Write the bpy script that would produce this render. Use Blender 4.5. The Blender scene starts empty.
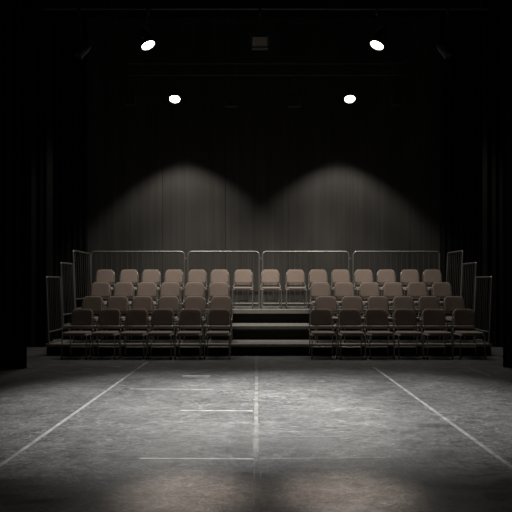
import bpy, bmesh, math, random
from mathutils import Vector, Matrix
random.seed(7)
SC = bpy.context.scene
COL = SC.collection
F = 600.0            # focal length in pixels of the 512 frame
CAMZ, HORIZON = 1.30, 283.0

# ------------------------------------------------------------------ camera
cam_data = bpy.data.cameras.new('camera')
cam_data.sensor_width = 36.0
cam_data.lens = 36.0 * F / 512.0
cam_data.shift_y = (HORIZON - 256.0) / 512.0
cam_data.clip_start = 0.05
cam = bpy.data.objects.new('camera', cam_data)
cam.location = (0, 0, CAMZ)
cam.rotation_euler = (math.radians(90), 0, 0)
COL.objects.link(cam)
SC.camera = cam

# ------------------------------------------------------------------ world, exposure
w = bpy.data.worlds.new('world'); SC.world = w; w.use_nodes = True
w.node_tree.nodes['Background'].inputs[0].default_value = (0.9, 1.0, 0.95, 1)
w.node_tree.nodes['Background'].inputs[1].default_value = 0.0
SC.view_settings.view_transform = 'Standard'
SC.view_settings.look = 'None'
SC.view_settings.gamma = 1.0
SC.view_settings.exposure = 0.0
SC.view_settings.use_curve_mapping = False

# ------------------------------------------------------------------ stage lights
WARM = (1.0, 0.90, 0.80)
NEUT = (1.0, 0.965, 0.93)
def spot(name, loc, target, watts, deg, blend=0.5, col=NEUT, radius=0.06):
    l = bpy.data.lights.new(name, 'SPOT')
    l.energy = watts; l.spot_size = math.radians(deg); l.spot_blend = blend
    l.color = col; l.shadow_soft_size = radius
    o = bpy.data.objects.new(name, l)
    o.location = loc
    o.rotation_euler = (Vector(target) - Vector(loc)).to_track_quat('-Z', 'Y').to_euler()
    COL.objects.link(o); return o
LX, RX = -1.68, 1.94      # the two columns of lamps
BACK_D, FRONT_D = 12.4, 9.4
for X in (LX, RX):
    # wall wash behind the seats
    spot('wall_wash_light', (X, 12.75, 5.06), (X, 13.06, 3.60), 165, 91, 0.42, (1.0, 0.94, 0.87))
    spot('wall_wash_light', (X, 12.75, 5.06), (X, 14.2, 3.05), 34, 52, 1.0, (1.0, 0.93, 0.86))
    # lamps over the seats
    spot('seat_light', (X * 0.72 + .03, 11.35, 5.6), (X * 0.72 + .03, 13.0, 1.0), 520, 62, 0.9, (1.0, 0.93, 0.86))
# neutral stage floor pools from lamps above the frame
spot('floor_light', (-0.72, 6.8, 6.6), (-0.70, 6.45, 0), 5200, 46, 1.0, (1.0, 0.985, 0.96), .15)
spot('floor_light', (1.05, 6.9, 6.6), (1.08, 6.6, 0), 3600, 46, 1.0, (1.0, 0.985, 0.96), .15)
spot('floor_sheen_spot', (-0.5, 4.6, 6.2), (-0.43, 3.72, 0), 2300, 9.5, 1.0, (1.0, 0.80, 0.66), .1)  # warm pair added in place of the lit lamps' reflections on the floor
spot('floor_sheen_spot', (0.62, 4.6, 6.2), (0.56, 3.72, 0), 2300, 9.5, 1.0, (1.0, 0.80, 0.66), .1)
# added fill without fixtures, pointing straight down over the seats
for X in (-3.2, -1.6, .23, 2.0, 3.7):
    spot('overhead_fill', (X, 11.55, 5.3), (X, 11.6, 0), 105, 92, 0.7, (1.0, 0.96, 0.88), .25)
# the lit rear lamps also throw light down onto the stage floor
for X in (LX, RX):
    spot('stage_lamp_light', (X, BACK_D - .12, 4.93), (X * .9, 5.8, 0), 220, 40, 1.0, (1.0, 0.93, 0.86), .09)

# ------------------------------------------------------------------ materials
def mat(name, col, rough=0.6, metal=0.0, noise=0.0, scale=20.0, bump=0.0, spec=0.5, emit=None, sheen=0.0):
    m = bpy.data.materials.new(name); m.use_nodes = True
    nt = m.node_tree; b = nt.nodes['Principled BSDF']
    b.inputs['Roughness'].default_value = rough
    b.inputs['Metallic'].default_value = metal
    b.inputs['Specular IOR Level'].default_value = spec
    b.inputs['Base Color'].default_value = (*col, 1)
    if sheen: b.inputs['Sheen Weight'].default_value = sheen
    if emit:
        b.inputs['Emission Color'].default_value = (*emit[0], 1)
        b.inputs['Emission Strength'].default_value = emit[1]
    if noise or bump:
        tc = nt.nodes.new('ShaderNodeTexCoord')
        n = nt.nodes.new('ShaderNodeTexNoise'); n.inputs['Scale'].default_value = scale
        n.inputs['Detail'].default_value = 5
        nt.links.new(tc.outputs['Object'], n.inputs['Vector'])
        if noise:
            r = nt.nodes.new('ShaderNodeValToRGB')
            r.color_ramp.elements[0].position = .3; r.color_ramp.elements[1].position = .7
            r.color_ramp.elements[0].color = (*[c * (1 - noise) for c in col], 1)
            r.color_ramp.elements[1].color = (*[c * (1 + noise) for c in col], 1)
            nt.links.new(n.outputs['Fac'], r.inputs['Fac'])
            nt.links.new(r.outputs['Color'], b.inputs['Base Color'])
        if bump:
            bp = nt.nodes.new('ShaderNodeBump'); bp.inputs['Strength'].default_value = bump
            bp.inputs['Distance'].default_value = 0.01
            nt.links.new(n.outputs['Fac'], bp.inputs['Height'])
            nt.links.new(bp.outputs['Normal'], b.inputs['Normal'])
    return m

M = {}
M['fabric'] = mat('taupe_fabric', (0.24, 0.187, 0.155), 0.9, 0, 0.10, 160, 0.15, 0.2, sheen=0.25)
M['chair_metal'] = mat('chair_metal', (0.34, 0.32, 0.285), 0.42, 0.65, 0.12, 60)
M['hinge_metal'] = mat('hinge_metal', (0.75, 0.72, 0.66), 0.35, 0.7)
M['rubber'] = mat('rubber', (0.012, 0.012, 0.012), 0.7)
M['rail_metal'] = mat('rail_metal', (0.30, 0.30, 0.275), 0.42, 0.7, 0.15, 30)
M['baluster_metal'] = mat('baluster_metal', (0.16, 0.16, 0.145), 0.5, 0.7, 0.15, 30)
M['deck'] = mat('deck_board', (0.13, 0.122, 0.11), 0.75, 0, 0.25, 12, 0.1)
M['deck_edge'] = mat('deck_edge', (0.34, 0.325, 0.295), 0.6, 0.15, 0.15, 14)
M['riser'] = mat('riser_black', (0.012, 0.012, 0.011), 0.9, 0, 0.2, 8)
M['drape'] = mat('black_drape', (0.010, 0.010, 0.010), 0.95, 0, 0.2, 40, 0.2, 0.1)
M['blackwall'] = mat('black_wall', (0.010, 0.010, 0.010), 0.9, 0, 0.2, 3, 0, 0.1)
M['pipe'] = mat('pipe_metal', (0.07, 0.07, 0.07), 0.45, 0.5, 0.1, 20)
M['can'] = mat('lamp_can', (0.045, 0.045, 0.045), 0.5, 0.3, 0.1, 30)
M['can_pale'] = mat('lamp_face', (0.42, 0.36, 0.27), 0.6, 0, 0.15, 20)
M['can_grey'] = mat('lamp_grey', (0.10, 0.10, 0.10), 0.5, 0.4, 0.2, 30)
M['lens'] = mat('lit_lens', (1, 1, 1), 0.2, 0, emit=((1.0, 0.97, 0.91), 18.0))
M['tape'] = mat('pale_tape', (0.18, 0.18, 0.172), 0.6, 0, 0.35, 9)
M['tape_clean'] = mat('clean_tape', (0.30, 0.29, 0.27), 0.6, 0, 0.3, 7)
M['tape_worn'] = mat('worn_tape', (0.105, 0.105, 0.10), 0.6, 0, 0.55, 6)

def wall_material():
    m = bpy.data.materials.new('painted_flats'); m.use_nodes = True
    nt = m.node_tree; N = nt.nodes; L = nt.links; b = N['Principled BSDF']
    b.inputs['Roughness'].default_value = 0.85; b.inputs['Specular IOR Level'].default_value = 0.2
    tc = N.new('ShaderNodeTexCoord')
    mp = N.new('ShaderNodeMapping'); mp.inputs['Scale'].default_value = (1.2, 1, 0.35)
    L.new(tc.outputs['Object'], mp.inputs['Vector'])
    n = N.new('ShaderNodeTexNoise'); n.inputs['Scale'].default_value = 1.6; n.inputs['Detail'].default_value = 6
    L.new(mp.outputs['Vector'], n.inputs['Vector'])
    r = N.new('ShaderNodeValToRGB')
    r.color_ramp.elements[0].position = .3; r.color_ramp.elements[1].position = .75
    r.color_ramp.elements[0].color = (0.052, 0.049, 0.045, 1); r.color_ramp.elements[1].color = (0.074, 0.071, 0.065, 1)
    L.new(n.outputs['Fac'], r.inputs['Fac'])
    # narrow light vertical streaks of cloth weave / brushwork
    mp2 = N.new('ShaderNodeMapping'); mp2.inputs['Scale'].default_value = (14, 1, 0.15)
    L.new(tc.outputs['Object'], mp2.inputs['Vector'])
    n2 = N.new('ShaderNodeTexNoise'); n2.inputs['Scale'].default_value = 1.0; n2.inputs['Detail'].default_value = 3
    L.new(mp2.outputs['Vector'], n2.inputs['Vector'])
    mx = N.new('ShaderNodeMix'); mx.data_type = 'RGBA'; mx.blend_type = 'OVERLAY'
    mx.inputs['Factor'].default_value = 0.35
    L.new(r.outputs['Color'], mx.inputs['A']); L.new(n2.outputs['Fac'], mx.inputs['B'])
    L.new(mx.outputs['Result'], b.inputs['Base Color'])
    return m
M['flats'] = wall_material()

def floor_material():
    m = bpy.data.materials.new('dance_floor'); m.use_nodes = True
    nt = m.node_tree; N = nt.nodes; L = nt.links; b = N['Principled BSDF']
    b.inputs['Specular IOR Level'].default_value = 0.45
    tc = N.new('ShaderNodeTexCoord')
    def noise(scale, sx, sy, rot=0.0, det=6, dist=0.0, loc=0.0, rough=.55):
        mp = N.new('ShaderNodeMapping'); mp.inputs['Scale'].default_value = (sx, sy, 1)
        mp.inputs['Rotation'].default_value = (0, 0, rot); mp.inputs['Location'].default_value = (loc, loc, 0)
        L.new(tc.outputs['Object'], mp.inputs['Vector'])
        n = N.new('ShaderNodeTexNoise'); n.inputs['Scale'].default_value = scale
        n.inputs['Detail'].default_value = det; n.inputs['Distortion'].default_value = dist
        n.inputs['Roughness'].default_value = rough
        L.new(mp.outputs['Vector'], n.inputs['Vector'])
        return n.outputs['Fac']
    def ramp(src, p0, p1, c0, c1, mid=None):
        r = N.new('ShaderNodeValToRGB')
        r.color_ramp.elements[0].position = p0; r.color_ramp.elements[1].position = p1
        r.color_ramp.elements[0].color = (c0, c0, c0, 1); r.color_ramp.elements[1].color = (c1, c1, c1, 1)
        if mid:
            for p, c in mid:
                e = r.color_ramp.elements.new(p); e.color = (c, c, c, 1)
        L.new(src, r.inputs['Fac']); return r.outputs['Color']
    def mix(kind, fac, a, c):
        x = N.new('ShaderNodeMix'); x.data_type = 'RGBA'; x.blend_type = kind
        x.inputs['Factor'].default_value = fac
        L.new(a, x.inputs['A']); L.new(c, x.inputs['B']); return x.outputs['Result']
    base = ramp(noise(0.9, 1, 1, det=8), .3, .72, 0.050, 0.105)
    fine = ramp(noise(7, 1, 1.2, det=9, dist=1.2, loc=3.1, rough=.7), .30, .72, 0.55, 1.5)
    col = mix('MULTIPLY', 1.0, base, fine)
    grain = ramp(noise(30, 1, 1, det=6, dist=.8, loc=1.7, rough=.75), .34, .68, 0.4, 1.65)
    col = mix('MULTIPLY', 1.0, col, grain)
    # scuffs: thin curved pale marks, from the contour of distorted noise
    for sc, sx, sy, rot, loc, amt in ((1.5, 1, 1, .3, 0, .07), (3.2, 1, 1.6, -.5, 9.7, .085), (5.2, 1.6, 1, .9, 4.4, .08), (8.0, 1, 1.5, .2, 14.4, .08)):
        c = ramp(noise(sc, sx, sy, rot, 3, 2.2, loc), .485, .515, 0, 0, [(.50, amt)])
        gate = ramp(noise(2.3, 1, 1, det=4, loc=loc + 20), .47, .56, 0, 1)
        col = mix('ADD', 1.0, col, mix('MULTIPLY', 1.0, c, gate))
    # dark cracks
    dk = ramp(noise(3.6, 1, 1, 1.3, 5, 1.6, 31.0), .488, .512, 1, 1, [(.50, .15)])
    gate = ramp(noise(1.3, 1, 1, det=3, loc=55), .50, .58, 1, 0)
    dk2 = mix('LIGHTEN', 1.0, dk, gate)
    col = mix('MULTIPLY', 1.0, col, dk2)
    L.new(col, b.inputs['Base Color'])
    rg = ramp(noise(3.5, 1, 2, det=8, dist=.8, loc=7), .3, .7, .34, .56)
    L.new(rg, b.inputs['Roughness'])
    bp = N.new('ShaderNodeBump'); bp.inputs['Strength'].default_value = .25; bp.inputs['Distance'].default_value = .004
    L.new(noise(9, 1, 1.4, det=6, loc=2, dist=.6), bp.inputs['Height'])
    L.new(bp.outputs['Normal'], b.inputs['Normal'])
    return m
M['floor'] = floor_material()

# ------------------------------------------------------------------ mesh helpers
def bm_box(bm, c, s, bev=0.0, rot=None):
    r = bmesh.ops.create_cube(bm, size=1.0)
    vs = r['verts']
    for v in vs: v.co = Vector((v.co.x * s[0], v.co.y * s[1], v.co.z * s[2]))
    if bev > 0:
        es = list({e for v in vs for e in v.link_edges})
        rr = bmesh.ops.bevel(bm, geom=es, offset=bev, segments=2, affect='EDGES', profile=.5)
        vs = list({v for f in rr['faces'] for v in f.verts} | {v for v in vs if v.is_valid})
    for v in vs:
        if rot: v.co = rot @ v.co
        v.co += Vector(c)
    return vs

def bm_tube(bm, pts, r, n=8, closed=False, cap=True):
    pts = [Vector(p) for p in pts]; k = len(pts)
    rings = []; up = None
    for i, p in enumerate(pts):
        if closed: t = pts[(i + 1) % k] - pts[i - 1]
        else: t = pts[min(i + 1, k - 1)] - pts[max(i - 1, 0)]
        t.normalize()
        if up is None:
            a = Vector((0, 0, 1)) if abs(t.z) < .9 else Vector((1, 0, 0))
            up = (a - t * a.dot(t)).normalized()
        else: up = (up - t * up.dot(t)).normalized()
        s = t.cross(up)
        rr = r[i] if isinstance(r, (list, tuple)) else r
        rings.append([bm.verts.new(p + (up * math.cos(2 * math.pi * j / n) + s * math.sin(2 * math.pi * j / n)) * rr) for j in range(n)])
    m = k if closed else k - 1
    for i in range(m):
        A, B = rings[i], rings[(i + 1) % k]
        for j in range(n): bm.faces.new((A[j], A[(j + 1) % n], B[(j + 1) % n], B[j]))
    if cap and not closed:
        bm.faces.new(rings[0][::-1]); bm.faces.new(rings[-1])

def fillet(pts, rad, seg=4):
    """round the inner corners of a polyline"""
    pts = [Vector(p) for p in pts]; out = [pts[0]]
    for i in range(1, len(pts) - 1):
        a, b, c = pts[i - 1], pts[i], pts[i + 1]
        d1 = (a - b); d2 = (c - b)
        q = min(rad, d1.length * .45, d2.length * .45)
        p0 = b + d1.normalized() * q; p1 = b + d2.normalized() * q
        for s in range(seg + 1):
            t = s / seg
            out.append((1 - t) ** 2 * p0 + 2 * t * (1 - t) * b + t * t * p1)
    out.append(pts[-1]); return out

def bm_pad(bm, outline, thick, soft, place):
    """cushion from a convex 2D outline; place(u, v, h) -> 3D; h is across the thickness"""
    cx = sum(p[0] for p in outline) / len(outline); cy = sum(p[1] for p in outline) / len(outline)
    n = len(outline)
    size = max(abs(p[0] - cx) for p in outline)
    prof = [(0.0, .5 * thick - soft), (.08 * soft / .012, .5 * thick - soft * .55), (.35 * soft / .012, .5 * thick - soft * .18), (1.0 * soft / .012, .5 * thick)]
    ins = [0, soft * .12, soft * .45, soft * 1.0]
    hs = [thick * .5 - soft, thick * .5 - soft * .5, thick * .5 - soft * .15, thick * .5]
    more = [(.35, thick * .5 + soft * .10), (.7, thick * .5 + soft * .16)]
    def ring(k, h):
        vs = []
        for (u, v) in outline:
            d = math.hypot(u - cx, v - cy); q = (d - k) / d
            vs.append(bm.verts.new(place(cx + (u - cx) * q, cy + (v - cy) * q, h)))
        return vs
    def ringf(f, h):
        return [bm.verts.new(place(cx + (u - cx) * (1 - f), cy + (v - cy) * (1 - f), h)) for (u, v) in outline]
    def side(sgn):
        rs = [ring(k, sgn * h) for k, h in zip(ins, hs)] + [ringf(f, sgn * h) for f, h in more]
        return rs
    A = side(1); B = side(-1)
    def join(R, S, flip):
        for j in range(n):
            q = (R[j], R[(j + 1) % n], S[(j + 1) % n], S[j])
            bm.faces.new(q[::-1] if flip else q)
    for i in range(len(A) - 1): join(A[i], A[i + 1], False)
    for i in range(len(B) - 1): join(B[i], B[i + 1], True)
    join(A[0], B[0], True)
    ca = bm.verts.new(place(cx, cy, thick * .5 + soft * .18)); cb = bm.verts.new(place(cx, cy, -(thick * .5 + soft * .18)))
    for j in range(n):
        bm.faces.new((A[-1][j], A[-1][(j + 1) % n], ca)); bm.faces.new((B[-1][(j + 1) % n], B[-1][j], cb))

def round_outline(corners, rads, seg=6):
    out = []; k = len(corners)
    for i in range(k):
        a, b, c = [Vector(corners[(i + d) % k]) for d in (-1, 0, 1)]
        q = rads[i]
        p0 = b + (a - b).normalized() * q; p1 = b + (c - b).normalized() * q
        for s in range(seg + 1):
            t = s / seg
            # conic close to a circle
            w0, w1, w2 = (1 - t) ** 2, 2 * t * (1 - t) * .72, t * t
            p = (w0 * p0 + w1 * b + w2 * p1) / (w0 + w1 + w2)
            out.append((p.x, p.y))
    return out

def build(name, bm, m, parent=None, smooth=True, bevel=0):
    bmesh.ops.recalc_face_normals(bm, faces=bm.faces)
    me = bpy.data.meshes.new(name); bm.to_mesh(me); bm.free()
    me.materials.append(M[m] if isinstance(m, str) else m)
    if smooth:
        for p in me.polygons: p.use_smooth = True
        try: me.set_sharp_from_angle(angle=math.radians(38))
        except Exception: pass
    o = bpy.data.objects.new(name, me); COL.objects.link(o)
    if parent: o.parent = parent
    return o
def tube(name, pts, r, m, parent=None, n=8, closed=False):
    bm = bmesh.new(); bm_tube(bm, pts, r, n, closed); return build(name, bm, m, parent)
def box(name, c, s, m, parent=None, bev=0.0, rot=None):
    bm = bmesh.new(); bm_box(bm, c, s, bev, rot); return build(name, bm, m, parent, smooth=False)
def tag(o, label, cat, group=None):
    o['label'] = label; o['category'] = cat
    if group: o['group'] = group
    return o
def thing(name, label, cat, loc=(0, 0, 0), group=None):
    o = bpy.data.objects.new(name, None); COL.objects.link(o); o.location = loc
    o.empty_display_size = .2
    return tag(o, label, cat, group)
def structure(o): o['kind'] = 'structure'; return o
def px(x, d): return (x - 256.0) * d / F
def pz(y, d): return CAMZ + (HORIZON - y) * d / F
KIDS = {}
def copy_tree(o, parent=None):
    c = o.copy(); COL.objects.link(c)
    if parent: c.parent = parent
    for ch in list(o.children): copy_tree(ch, c)
    return c

# ------------------------------------------------------------------ room shell
WL, WR, WB, WF, CH = -7.0, 7.4, 14.2, -2.5, 7.6
structure(box('floor', ((WL + WR) / 2, (WB + WF) / 2, -.05), (WR - WL + .4, WB - WF + .4, .1), 'floor'))
structure(box('ceiling', ((WL + WR) / 2, (WB + WF) / 2, CH + .05), (WR - WL + .4, WB - WF + .4, .1), 'blackwall'))
structure(box('wall_left', (WL - .05, (WB + WF) / 2, CH / 2), (.1, WB - WF, CH), 'blackwall'))
structure(box('wall_right', (WR + .05, (WB + WF) / 2, CH / 2), (.1, WB - WF, CH), 'blackwall'))
structure(box('wall_front', ((WL + WR) / 2, WF - .05, CH / 2), (WR - WL, .1, CH), 'blackwall'))
# back wall: tall painted flats with narrow open joints between them
bm = bmesh.new()
seams = [WL, px(105, WB) - 1.45, px(105, WB), px(162.5, WB), px(225.5, WB), px(289, WB), px(350, WB), px(410, WB), px(410, WB) + 1.45, WR]
for a, b in zip(seams[:-1], seams[1:]):
    bm_box(bm, ((a + b) / 2, WB + .05, CH / 2), (b - a - .005, .06, CH), .003)
bm_box(bm, ((WL + WR) / 2, WB + .13, CH / 2), (WR - WL, .1, CH))
structure(build('wall_back', bm, 'flats', smooth=False))

# ------------------------------------------------------------------ black drapes
def drape(x0, x1, y, z0, z1, label, seed, fold=.16, amp=.06):
    rnd = random.Random(seed)
    bm = bmesh.new(); n = max(8, int((x1 - x0) / .03)); ph = 0; zs = [z0, z0 + .02, z0 + 1, z0 + 2.5, z0 + 4, z1 - .3, z1]
    prof = []
    for i in range(n + 1):
        ph += 2 * math.pi * .03 / (fold * (0.75 + .5 * rnd.random()))
        prof.append(amp * (math.sin(ph) + .35 * math.sin(ph * .43 + seed)))
    rows = []
    for side in (0, 1):
        rr = []
        for k, z in enumerate(zs):
            f = 1.0 - .35 * (z - z0) / (z1 - z0)
            rr.append([bm.verts.new((x0 + (x1 - x0) * i / n, y + prof[i] * f + side * .012, z)) for i in range(n + 1)])
        rows.append(rr)
    for side in (0, 1):
        for k in range(len(zs) - 1):
            for i in range(n):
                bm.faces.new((rows[side][k][i], rows[side][k][i + 1], rows[side][k + 1][i + 1], rows[side][k + 1][i]))
    for k in range(len(zs) - 1):
        for i in (0, n):
            bm.faces.new((rows[0][k][i], rows[0][k + 1][i], rows[1][k + 1][i], rows[1][k][i]))
    for k in (0, len(zs) - 1):
        for i in range(n):
            bm.faces.new((rows[0][k][i], rows[0][k][i + 1], rows[1][k][i + 1], rows[1][k][i]))
    o = build('stage_drape', bm, 'drape')
    return tag(o, label, 'curtain')
drape(-6.9, px(28, 9.2), 9.2, 0.0, CH - .02, 'black stage drape nearest the camera at the left edge of the stage', 1)
drape(px(505, 9.2), 7.3, 9.2, 0.0, CH - .02, 'black stage drape nearest the camera at the right edge of the stage', 2)
drape(-6.9, -4.15, 12.2, 0.0, CH - .02, 'black drape hanging beside the left end of the seating risers', 3)
drape(4.62, 7.3, 12.2, 0.0, CH - .02, 'black drape hanging beside the right end of the seating risers', 4)
drape(-6.9, px(86.5, 13.9), 13.95, 0.0, CH - .02, 'black drape covering the left end of the grey back wall', 5, .14, .05)
drape(px(441.5, 13.9), 7.3, 13.95, 0.0, CH - .02, 'black drape covering the right end of the grey back wall', 6, .14, .05)

# ------------------------------------------------------------------ stepped seating platforms
PX0, PX1 = -3.76, 4.22
PY = [10.70, 11.50, 12.30, 13.72]
PZ = [0.212, 0.478, 0.758]
names = ['lowest wide black riser platform with a pale front edge, along the stage floor',
         'middle wide black riser platform with a pale front edge, one step above the lowest',
         'highest wide black riser platform with a pale front edge, before the back railings']
for i in range(3):
    y0, y1, z = PY[i], PY[i + 1], PZ[i]
    cx = (PX0 + PX1) / 2; wd = PX1 - PX0
    t = thing('riser_platform', names[i], 'platform', (cx, (y0 + y1) / 2, 0))
    dy = (y1 - y0)
    eh = (.048, .058, .085)[i]
    box('deck', (0, .012, z - .03), (wd, dy - .026, .06), 'deck', t, .003)
    box('edge_trim', (0, -dy / 2 + .0125, z - eh / 2), (wd, .023, eh), 'deck_edge', t, .004)
    box('front_panel', (0, -dy / 2 + .05, (z - .09) / 2), (wd - .02,   .02, z - .09), 'riser', t)
    for s in (-1, 1):
        box('side_panel', (s * (wd / 2 - .015), .02, (z - .065) / 2), (.02, dy - .10, z - .065), 'riser', t)

# ------------------------------------------------------------------ chairs
def make_chair(label, group):
    t = thing('padded_chair', label, 'chair', (0, 0, 0), group)
    # seat cushion
    W = .395
    ol = round_outline([(-W / 2, -.225), (W / 2, -.225), (W / 2 - .012, .185), (-W / 2 + .012, .185)], [.05, .05, .035, .035])
    bm = bmesh.new()
    bm_pad(bm, ol, .056, .014, lambda u, v, h: Vector((u, v, .428 + h - .018 * (v + .0) - (.010 * max(0, (-v - .15) / .07)))))
    build('seat', bm, 'fabric', t)
    # back cushion: rounded top, a little wider at the bottom, curved round the sitter
    ol = round_outline([(-.188, .542), (.188, .542), (.180, .836), (-.180, .836)], [.035, .035, .07, .07], 8)
    bm = bmesh.new()
    def pl(u, v, h):
        return Vector((u, .195 + (v - .53) * .20 - .55 * u * u + .012 + h, v))
    bm_pad(bm, ol, .038, .013, pl)
    build('backrest', bm, 'fabric', t)
    R = .0105
    for s in (-1, 1):
        lg = tube('leg', [(s * .208, -.205, .400), (s * .212, -.225, .012)], R, 'chair_metal', t)
        bm = bmesh.new(); bm_tube(bm, [(s * .212, -.225, 0), (s * .212, -.225, .03)], .015, 10); build('foot_cap', bm, 'rubber', lg)
        lg = tube('leg', [(s * .200, .175, .400), (s * .203, .222, .012)], R, 'chair_metal', t)
        bm = bmesh.new(); bm_tube(bm, [(s * .203, .222, 0), (s * .203, .222, .03)], .015, 10); build('foot_cap', bm, 'rubber', lg)
        tube('back_post', fillet([(s * .204, .10, .404), (s * .204, .190, .42), (s * .201, .212, .53), (s * .198, .242, .73), (s * .160, .266, .80)], .05), R, 'chair_metal', t)
        bm = bmesh.new()
        bm_box(bm, (s * .214, .165, .470), (.018, .05, .04), .006)
        build('hinge', bm, 'hinge_metal', t)
        bm = bmesh.new(); bm_box(bm, (s * .217, -.02, .404), (.012, .04, .022), .004)
        build('side_clip', bm, 'hinge_metal', t)
    tube('seat_frame', fillet([(-.208, .18, .404), (-.208, -.212, .404), (.208, -.212, .404), (.208, .18, .404)], .03), .011, 'chair_metal', t)
    tube('back_rail', [(-.198, .205, .520), (-.1, .19, .518), (.1, .19, .518), (.198, .205, .520)], .009, 'chair_metal', t)
    tube('stretcher', [(-.212, -.224, .045), (.212, -.224, .045)], .008, 'chair_metal', t)
    tube('stretcher', [(-.202, .205, .16), (.202, .205, .16)], .008, 'chair_metal', t)
    return t

row_px = [
    [82.3, 109.5, 137.0, 163.0, 190.8, 219.0, 321.0, 349.2, 376.3, 404.6, 432.5, 463.5],
    [92.5, 118.2, 142.6, 168.7, 194.6, 221.0, 325.9, 352.0, 377.6, 403.4, 428.7, 454.0],
    [100.6, 123.6, 147.3, 170.4, 194.8, 219.3, 320.2, 344.1, 369.3, 393.2, 417.2, 441.6],
    [105.8, 129.0, 151.5, 174.2, 197.2, 220.0, 243.2, 270.6, 295.3, 318.2, 340.8, 363.3, 386.4, 409.5, 431.7]]
row_y = [10.46, 11.17, 11.97, 12.83]       # middle of each chair
row_z = [0.0] + PZ
row_word = ['front row on stage floor', 'second row on lowest riser', 'third row on middle riser', 'back row on highest riser']
ords = ['first', 'second', 'third', 'fourth', 'fifth', 'sixth', 'seventh']
def chair_label(r, i, n):
    base = 'taupe padded chair, ' + row_word[r] + ', '
    if r < 3:
        if i == 0: return base + 'leftmost, by the guard rail'
        if i == 5: return base + 'just left of the aisle'
        if i == 6: return base + 'just right of the aisle'
        if i == 11: return base + 'rightmost, by the guard rail'
        if i < 6: return base + ords[i] + ' from the left end'
        return base + ords[11 - i] + ' from the right end'
    if i == 0: return base + 'leftmost of its row'
    if i == 14: return base + 'rightmost of its row'
    if i == 7: return base + 'middle chair above the aisle'
    if i == 6: return base + 'left one above the aisle'
    if i == 8: return base + 'right one above the aisle'
    if i < 6: return base + ords[i] + ' from the left end'
    return base + ords[14 - i] + ' from the right end'
groups = ['chairs of the front row', 'chairs of the second row', 'chairs of the third row', 'chairs of the back row']
first = None
for r in range(4):
    for i, x in enumerate(row_px[r]):
        yb = row_y[r] + .25
        X = px(x, yb)
        lab = chair_label(r, i, len(row_px[r]))
        if first is None:
            first = make_chair(lab, groups[r]); c = first
        else:
            c = copy_tree(first); c['label'] = lab; c['group'] = groups[r]
        c.location = (X, row_y[r] + random.uniform(-.008, .008), row_z[r])
        c.rotation_euler = (0, 0, math.radians(random.uniform(-2.0, 2.0)))

# ------------------------------------------------------------------ guard rails
def side_rail(X, y0, y1, zb, zt, lean, label):
    t = thing('guard_rail', label, 'railing', (X, (y0 + y1) / 2, zb), 'side guard rails')
    t.rotation_euler = (0, lean, 0)
    h = zt - zb; a = (y0 - y1) / 2; b = -a
    frame = fillet([(0, a, 0), (0, a, h), (0, b, h), (0, b, 0)], .03, 3)
    tube('frame', frame, .016, 'rail_metal', t, 8)
    tube('bottom_rail', [(0, a, .21), (0, b, .21)], .012, 'rail_metal', t)
    tube('base_rail', [(0, a, .016), (0, b, .016)], .012, 'rail_metal', t)
    n = 8
    for k in range(1, n):
        y = a + (b - a) * k / n
        tube('baluster', [(0, y, .21), (0, y, h)], .0065, 'baluster_metal', t, 6)
tops = [1.410, 1.690, 1.965]
posw = ['lowest, front', 'middle', 'tallest, rear']
for side in ('left', 'right'):
    for i in range(3):
        X = (-3.70, -3.70, -3.705)[i] if side == 'left' else (4.165, 4.18, 4.195)[i]
        y0 = PY[i] + .02; y1 = (PY[i + 1] - .03) if i < 2 else (13.55 if side == 'left' else 13.27)
        lean = -.040 if side == 'left' else .040
        side_rail(X, y0, y1, PZ[i], tops[i], lean, 'grey vertical-bar guard rail, %s panel at the %s end of the risers' % (posw[i], side))
RY = 13.62
def back_rail(x0, x1, label):
    h = 2.012 - PZ[2]
    t = thing('guard_rail', label, 'railing', ((x0 + x1) / 2, RY, PZ[2]), 'back guard rails')
    w = (x1 - x0) / 2
    tube('frame', fillet([(-w, 0, 0), (-w, 0, h), (w, 0, h), (w, 0, 0)], .10, 6), .019, 'rail_metal', t, 10)
    tube('bottom_rail', [(-w, 0, .08), (w, 0, .08)], .013, 'rail_metal', t)
    n = round(2 * w / .121)
    for k in range(1, n):
        x = -w + 2 * w * k / n
        tube('baluster', [(x, 0, .08), (x, 0, h - (.03 if 1 < k < n - 1 else .045))], .0075, 'baluster_metal', t, 6)
    if x1 < px(400, RY):
        bm = bmesh.new(); bm_tube(bm, [(w - .01, 0, h - .16), (w + .05, 0, h - .16)], .008); bm_box(bm, (w + .036, 0, h - .16), (.03, .03, .035), .004)
        build('link_clamp', bm, 'rail_metal', t)
for (a, b, wl) in ((91, 184.3, 'leftmost section behind the back row'), (188, 259.2, 'narrower section left of the centre aisle'),
                   (262.6, 348.8, 'section right of the centre gap'), (353.2, 439.5, 'rightmost section behind the back row')):
    back_rail(px(a, RY), px(b, RY), 'grey metal railing with rounded corners, ' + wl)

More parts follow.
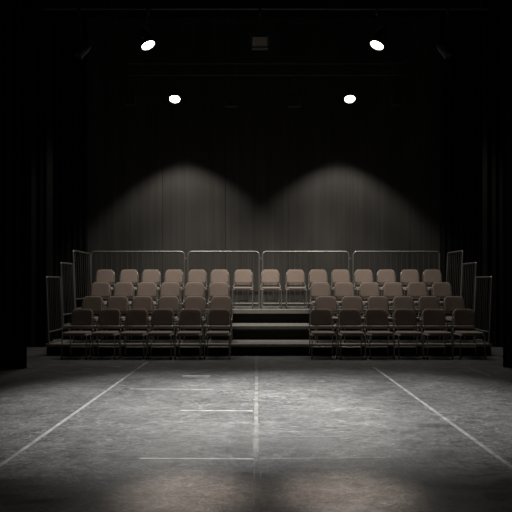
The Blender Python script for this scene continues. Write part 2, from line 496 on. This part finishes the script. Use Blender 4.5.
# ------------------------------------------------------------------ tape on the floor
def tape(pts, wd, m, name, label, cat, group=None, z=.0016):
    bm = bmesh.new()
    a, b = Vector((*pts[0], 0)), Vector((*pts[1], 0)); d = (b - a).normalized(); s = Vector((-d.y, d.x, 0)) * wd / 2
    n = max(2, int((b - a).length / .25)); prev = None
    rnd = random.Random(int(abs(a.x * 91 + a.y * 37)))
    top = []
    for i in range(n + 1):
        p = a + (b - a) * i / n; j = 1 + rnd.uniform(-.12, .12)
        top.append([bm.verts.new((p + s * j).to_tuple()[:2] + (z,)), bm.verts.new((p - s * j).to_tuple()[:2] + (z,)),
                    bm.verts.new((p - s * j).to_tuple()[:2] + (0.0002,)), bm.verts.new((p + s * j).to_tuple()[:2] + (0.0002,))])
    for A, B in zip(top[:-1], top[1:]):
        for k in range(4): bm.faces.new((A[k], A[(k + 1) % 4], B[(k + 1) % 4], B[k]))
    bm.faces.new(top[0]); bm.faces.new(top[-1][::-1])
    o = build(name, bm, m, smooth=False); return tag(o, label, cat, group)
def gp(x, y):            # floor point seen at a photograph position
    d = F * CAMZ / (y - HORIZON); return (px(x, d), d)
tape([(-1.83, 2.4), (-1.79, 9.9)], .038, 'tape', 'floor_tape', 'long pale tape line running up the left half of the stage floor', 'tape line')
tape([(1.80, 2.4), (1.82, 9.3)], .038, 'tape', 'floor_tape', 'long pale tape line running up the right half of the stage floor', 'tape line')
tape([(0.0, 4.46), (0.01, 10.6)], .040, 'tape_worn', 'floor_tape', 'worn pale tape down the centre seam, towards the aisle steps', 'tape line')
tape([(-0.012, 2.4), (-0.012, 4.44)], .010, 'tape_worn', 'floor_tape', 'left one of two thin lines on the centre seam nearest the camera', 'tape line')
tape([(0.030, 2.4), (0.030, 4.44)], .008, 'tape_worn', 'floor_tape', 'right one of two thin lines on the centre seam nearest the camera', 'tape line')
tape([(-3.45, 7.5), (-3.20, 9.7)], .03, 'tape_worn', 'floor_tape', 'faint worn tape line near the left front drape', 'tape line')
tape([(3.28, 6.6), (3.27, 9.5)], .03, 'tape_worn', 'floor_tape', 'faint worn tape line near the right front drape', 'tape line')
marks = [(140, 458.5, 254, 459, .030, 'tape_clean', 'long horizontal strip nearest the camera, left of the centre seam'),
         (261, 458.5, 385, 458, .024, 'tape', 'long horizontal strip nearest the camera, right of the centre seam'),
         (130, 389, 214, 389.5, .05, 'tape', 'horizontal strip crossing the left tape line'),
         (180, 410.5, 253, 411, .045, 'tape', 'short strip left of the seam in the middle of the floor'),
         (262, 410, 320, 409, .03, 'tape_worn', 'short strip right of the seam in the middle of the floor'),
         (182, 376, 210, 376, .06, 'tape_clean', 'shortest strip, left of the seam and near the front row'),
         (262, 391, 330, 390.5, .04, 'tape_worn', 'strip right of the seam, near the front row'),
         (170, 435, 250, 436, .02, 'tape_worn', 'thin strip left of the seam, second from the camera'),
         (272, 437, 380, 436.5, .025, 'tape_worn', 'thin strip right of the seam, second from the camera')]
for (x0, y0, x1, y1, wd, m, lb) in marks:
    tape([gp(x0, y0), gp(x1, y1)], wd, m, 'tape_mark', 'pale floor tape mark, ' + lb, 'tape mark', 'tape marks on the floor', z=.0013)

# ------------------------------------------------------------------ rigging
def pipe(x0, x1, y, z, r, label):
    o = tube('lighting_pipe', [(x0, y, z), (x1, y, z)], r, 'pipe', None, 12); return tag(o, label, 'pipe')
PZH = 5.60
BX0, BX1 = px(126, BACK_D), px(405, BACK_D)
# rear truss: two tubes with short uprights
t = thing('lighting_truss', 'thin dark double-tube truss above the seats carrying two lit lamps', 'truss', ((BX0 + BX1) / 2, BACK_D, PZH))
hw = (BX1 - BX0) / 2
tube('lower_tube', [(-hw, 0, 0), (hw, 0, 0)], .016, 'pipe', t, 12)
tube('upper_tube', [(-hw, 0, .235), (hw, 0, .235)], .014, 'pipe', t, 12)
for k in range(7):
    x = -hw + .05 + (2 * hw - .1) * k / 6
    tube('upright', [(x, 0, 0), (x, 0, .235)], .010, 'pipe', t)
for k in (-1, 1):
    tube('hanger_rod', [(k * hw * .8, 0, .235), (k * hw * .8, 0, CH - PZH)], .006, 'pipe', t)
t = thing('lighting_pipe', 'dark pipe crossing above the stage floor near the top of the picture', 'pipe', (.13, FRONT_D, PZH))
tube('tube', [(-3.5, 0, 0), (3.5, 0, 0)], .022, 'can', t, 12)
for k in (-1, 1):
    tube('hanger_rod', [(k * 2.4, 0, 0), (k * 2.4, 0, CH - PZH)], .006, 'pipe', t)

def lathe_on(bm, prof, axis, origin, n=20):
    """revolve [(along, radius)...] about the axis through origin"""
    axis = Vector(axis).normalized(); q = axis.to_track_quat('Z', 'Y'); rings = []
    for (h, r) in prof:
        if r < 1e-5: rings.append([bm.verts.new(Vector(origin) + q @ Vector((0, 0, h)))])
        else: rings.append([bm.verts.new(Vector(origin) + q @ Vector((r * math.cos(2 * math.pi * j / n), r * math.sin(2 * math.pi * j / n), h))) for j in range(n)])
    for A, B in zip(rings[:-1], rings[1:]):
        for j in range(n):
            if len(A) == 1 and len(B) == 1: continue
            if len(A) == 1: bm.faces.new((A[0], B[(j + 1) % n], B[j]))
            elif len(B) == 1: bm.faces.new((A[j], A[(j + 1) % n], B[0]))
            else: bm.faces.new((A[j], A[(j + 1) % n], B[(j + 1) % n], B[j]))
def lamp(X, Y, Zlens, aim, hang, label, lit=True, R=.105, body='can', name='stage_lamp', group='lit stage lamps', L=.26, cat='stage lamp'):
    """can lamp: aim = pointing direction, hang = height of the pipe it hangs from"""
    aim = Vector(aim).normalized()
    t = thing(name, label, cat, (X, Y, Zlens), group)
    bm = bmesh.new()
    lathe_on(bm, [(.012, R * 1.06), (.012, R * 1.14), (-.05, R * 1.14), (-.06, R * 1.02), (-L * .6, R * .98), (-L * .8, R * .8), (-L, R * .45), (-L, 0)], aim, (0, 0, 0))
    lathe_on(bm, [(.012, R * 1.06), (-.02, R * 1.04), (-.02, 0)], aim, (0, 0, 0))
    build('housing', bm, body, t)
    bm = bmesh.new()
    if lit: prof = [(-.012, R * 1.0), (.0, R * .98), (.018, R * .75), (.030, R * .4), (.034, 0)]
    else: prof = [(-.012, R * .98), (-.004, R * .6), (0, 0)]
    lathe_on(bm, prof, aim, (0, 0, 0)); build('lens', bm, 'lens' if lit else 'can', t)
    # yoke about the body, pivots level, arms up to the clamp
    side = aim.cross(Vector((0, 0, 1)))
    if side.length < .05: side = Vector((1, 0, 0))
    side.normalize()
    c = -aim * L * .30
    top = Vector((0, 0, hang - Zlens))
    e = R * 1.32
    k = c + Vector((0, 0, R * 1.9)); cl = Vector((0, 0, hang - Zlens - .02)); 
    tube('yoke', fillet([c + side * e, c + side * e + Vector((0, 0, R * 1.9)), c - side * e + Vector((0, 0, R * 1.9)), c - side * e], .03, 3), .009, body, t, 6)
    bm = bmesh.new()
    for s in (-1, 1):
        bm_tube(bm, [c + side * s * R * 1.0, c + side * s * (e + .022)], .016, 8)
    build('pivot_knob', bm, 'can_grey', t)
    bm = bmesh.new()
    bm_tube(bm, [c + Vector((0, 0, R * 1.9)), Vector((0, 0, hang - Zlens - .03))], .010, 8)
    bm_box(bm, (0, 0, hang - Zlens - .058), (.04, .055, .075), .008)
    build('clamp', bm, 'pipe', t)
    return t
# rear lit pair, over the seats, lenses turned out towards the stage
lamp(LX, BACK_D, pz(99, BACK_D), (0.03, -.45, -.89), PZH, 'lit round stage lamp hanging from the rear truss, left one', True, .105)
lamp(RX, BACK_D, pz(99, BACK_D), (-0.03, -.45, -.89), PZH, 'lit round stage lamp hanging from the rear truss, right one', True, .105)
# front lit pair, tilted inward
lamp(px(148, FRONT_D), FRONT_D, pz(45, FRONT_D), (.42, -.12, -.90), PZH, 'tilted lit stage lamp high at left on the front pipe', True, .105)
lamp(px(377, FRONT_D), FRONT_D, pz(45, FRONT_D), (-.42, -.12, -.90), PZH, 'tilted lit stage lamp high at right on the front pipe', True, .105)
# unlit cans
lamp(px(79, FRONT_D), FRONT_D, pz(56, FRONT_D), (-.55, -.25, -.70), PZH, 'unlit grey can lamp tilted outward, far left on the front pipe', False, .052, 'can_grey', 'can_lamp', 'unlit lamps', .26)
lamp(px(448, FRONT_D), FRONT_D, pz(56, FRONT_D), (.50, -.25, -.72), PZH, 'unlit grey can lamp tilted outward, far right on the front pipe', False, .052, 'can_grey', 'can_lamp', 'unlit lamps', .26)

def flood(X, Y, Z, w, h, hang, label, face, body, name='flood_lamp', tilt=0.0, group='unlit lamps'):
    t = thing(name, label, 'flood lamp', (X, Y, Z), group)
    rot = Matrix.Rotation(tilt, 3, 'X')
    box('housing', (0, .04, 0), (w, .13, h), body, t, .012, rot)
    bm = bmesh.new()
    bm_box(bm, (0, -.034, 0), (w * .92, .012, h * .90), .003, rot)
    build('face', bm, face, t, smooth=False)
    bm = bmesh.new()
    for s in (-1, 1):
        bm_box(bm, (s * (w / 2 + .001), -.030, 0), (.016, .024, h * 1.02), .004, rot)
        bm_box(bm, (0, -.030, s * (h / 2)), (w, .024, .010), .003, rot)
    build('barn_door', bm, 'can_grey', t, smooth=False)
    z2 = h / 2 + .05
    tube('yoke', fillet([(-w / 2 - .02, .04, 0), (-w / 2 - .02, .04, z2), (w / 2 + .02, .04, z2), (w / 2 + .02, .04, 0)], .02, 3), .008, body, t, 6)
    bm = bmesh.new()
    bm_tube(bm, [(0, .04, z2), (0, 0.0, hang - Z - .05)], .009); bm_box(bm, (0, 0, hang - Z - .058), (.04, .055, .075), .008)
    build('clamp', bm, 'pipe', t)
flood(px(260, FRONT_D), FRONT_D, pz(43, FRONT_D), .25, .17, PZH, 'unlit tan-faced rectangular flood lamp at top centre between the lit lamps', 'can_pale', 'can_grey', tilt=.2)
flood(px(231, BACK_D), BACK_D, pz(102, BACK_D), .26, .19, PZH, 'dark unlit box lamp on the rear truss, left of centre', 'can', 'can')
flood(px(294, BACK_D), BACK_D, pz(102, BACK_D), .26, .19, PZH, 'dark unlit box lamp on the rear truss, right of centre', 'can', 'can')
flood(px(130, BACK_D), BACK_D, pz(101, BACK_D), .22, .17, PZH, 'barely visible dark box lamp at the left end of the rear truss', 'can', 'can')
flood(px(397, BACK_D), BACK_D, pz(101, BACK_D), .22, .17, PZH, 'barely visible dark box lamp at the right end of the rear truss', 'can', 'can')
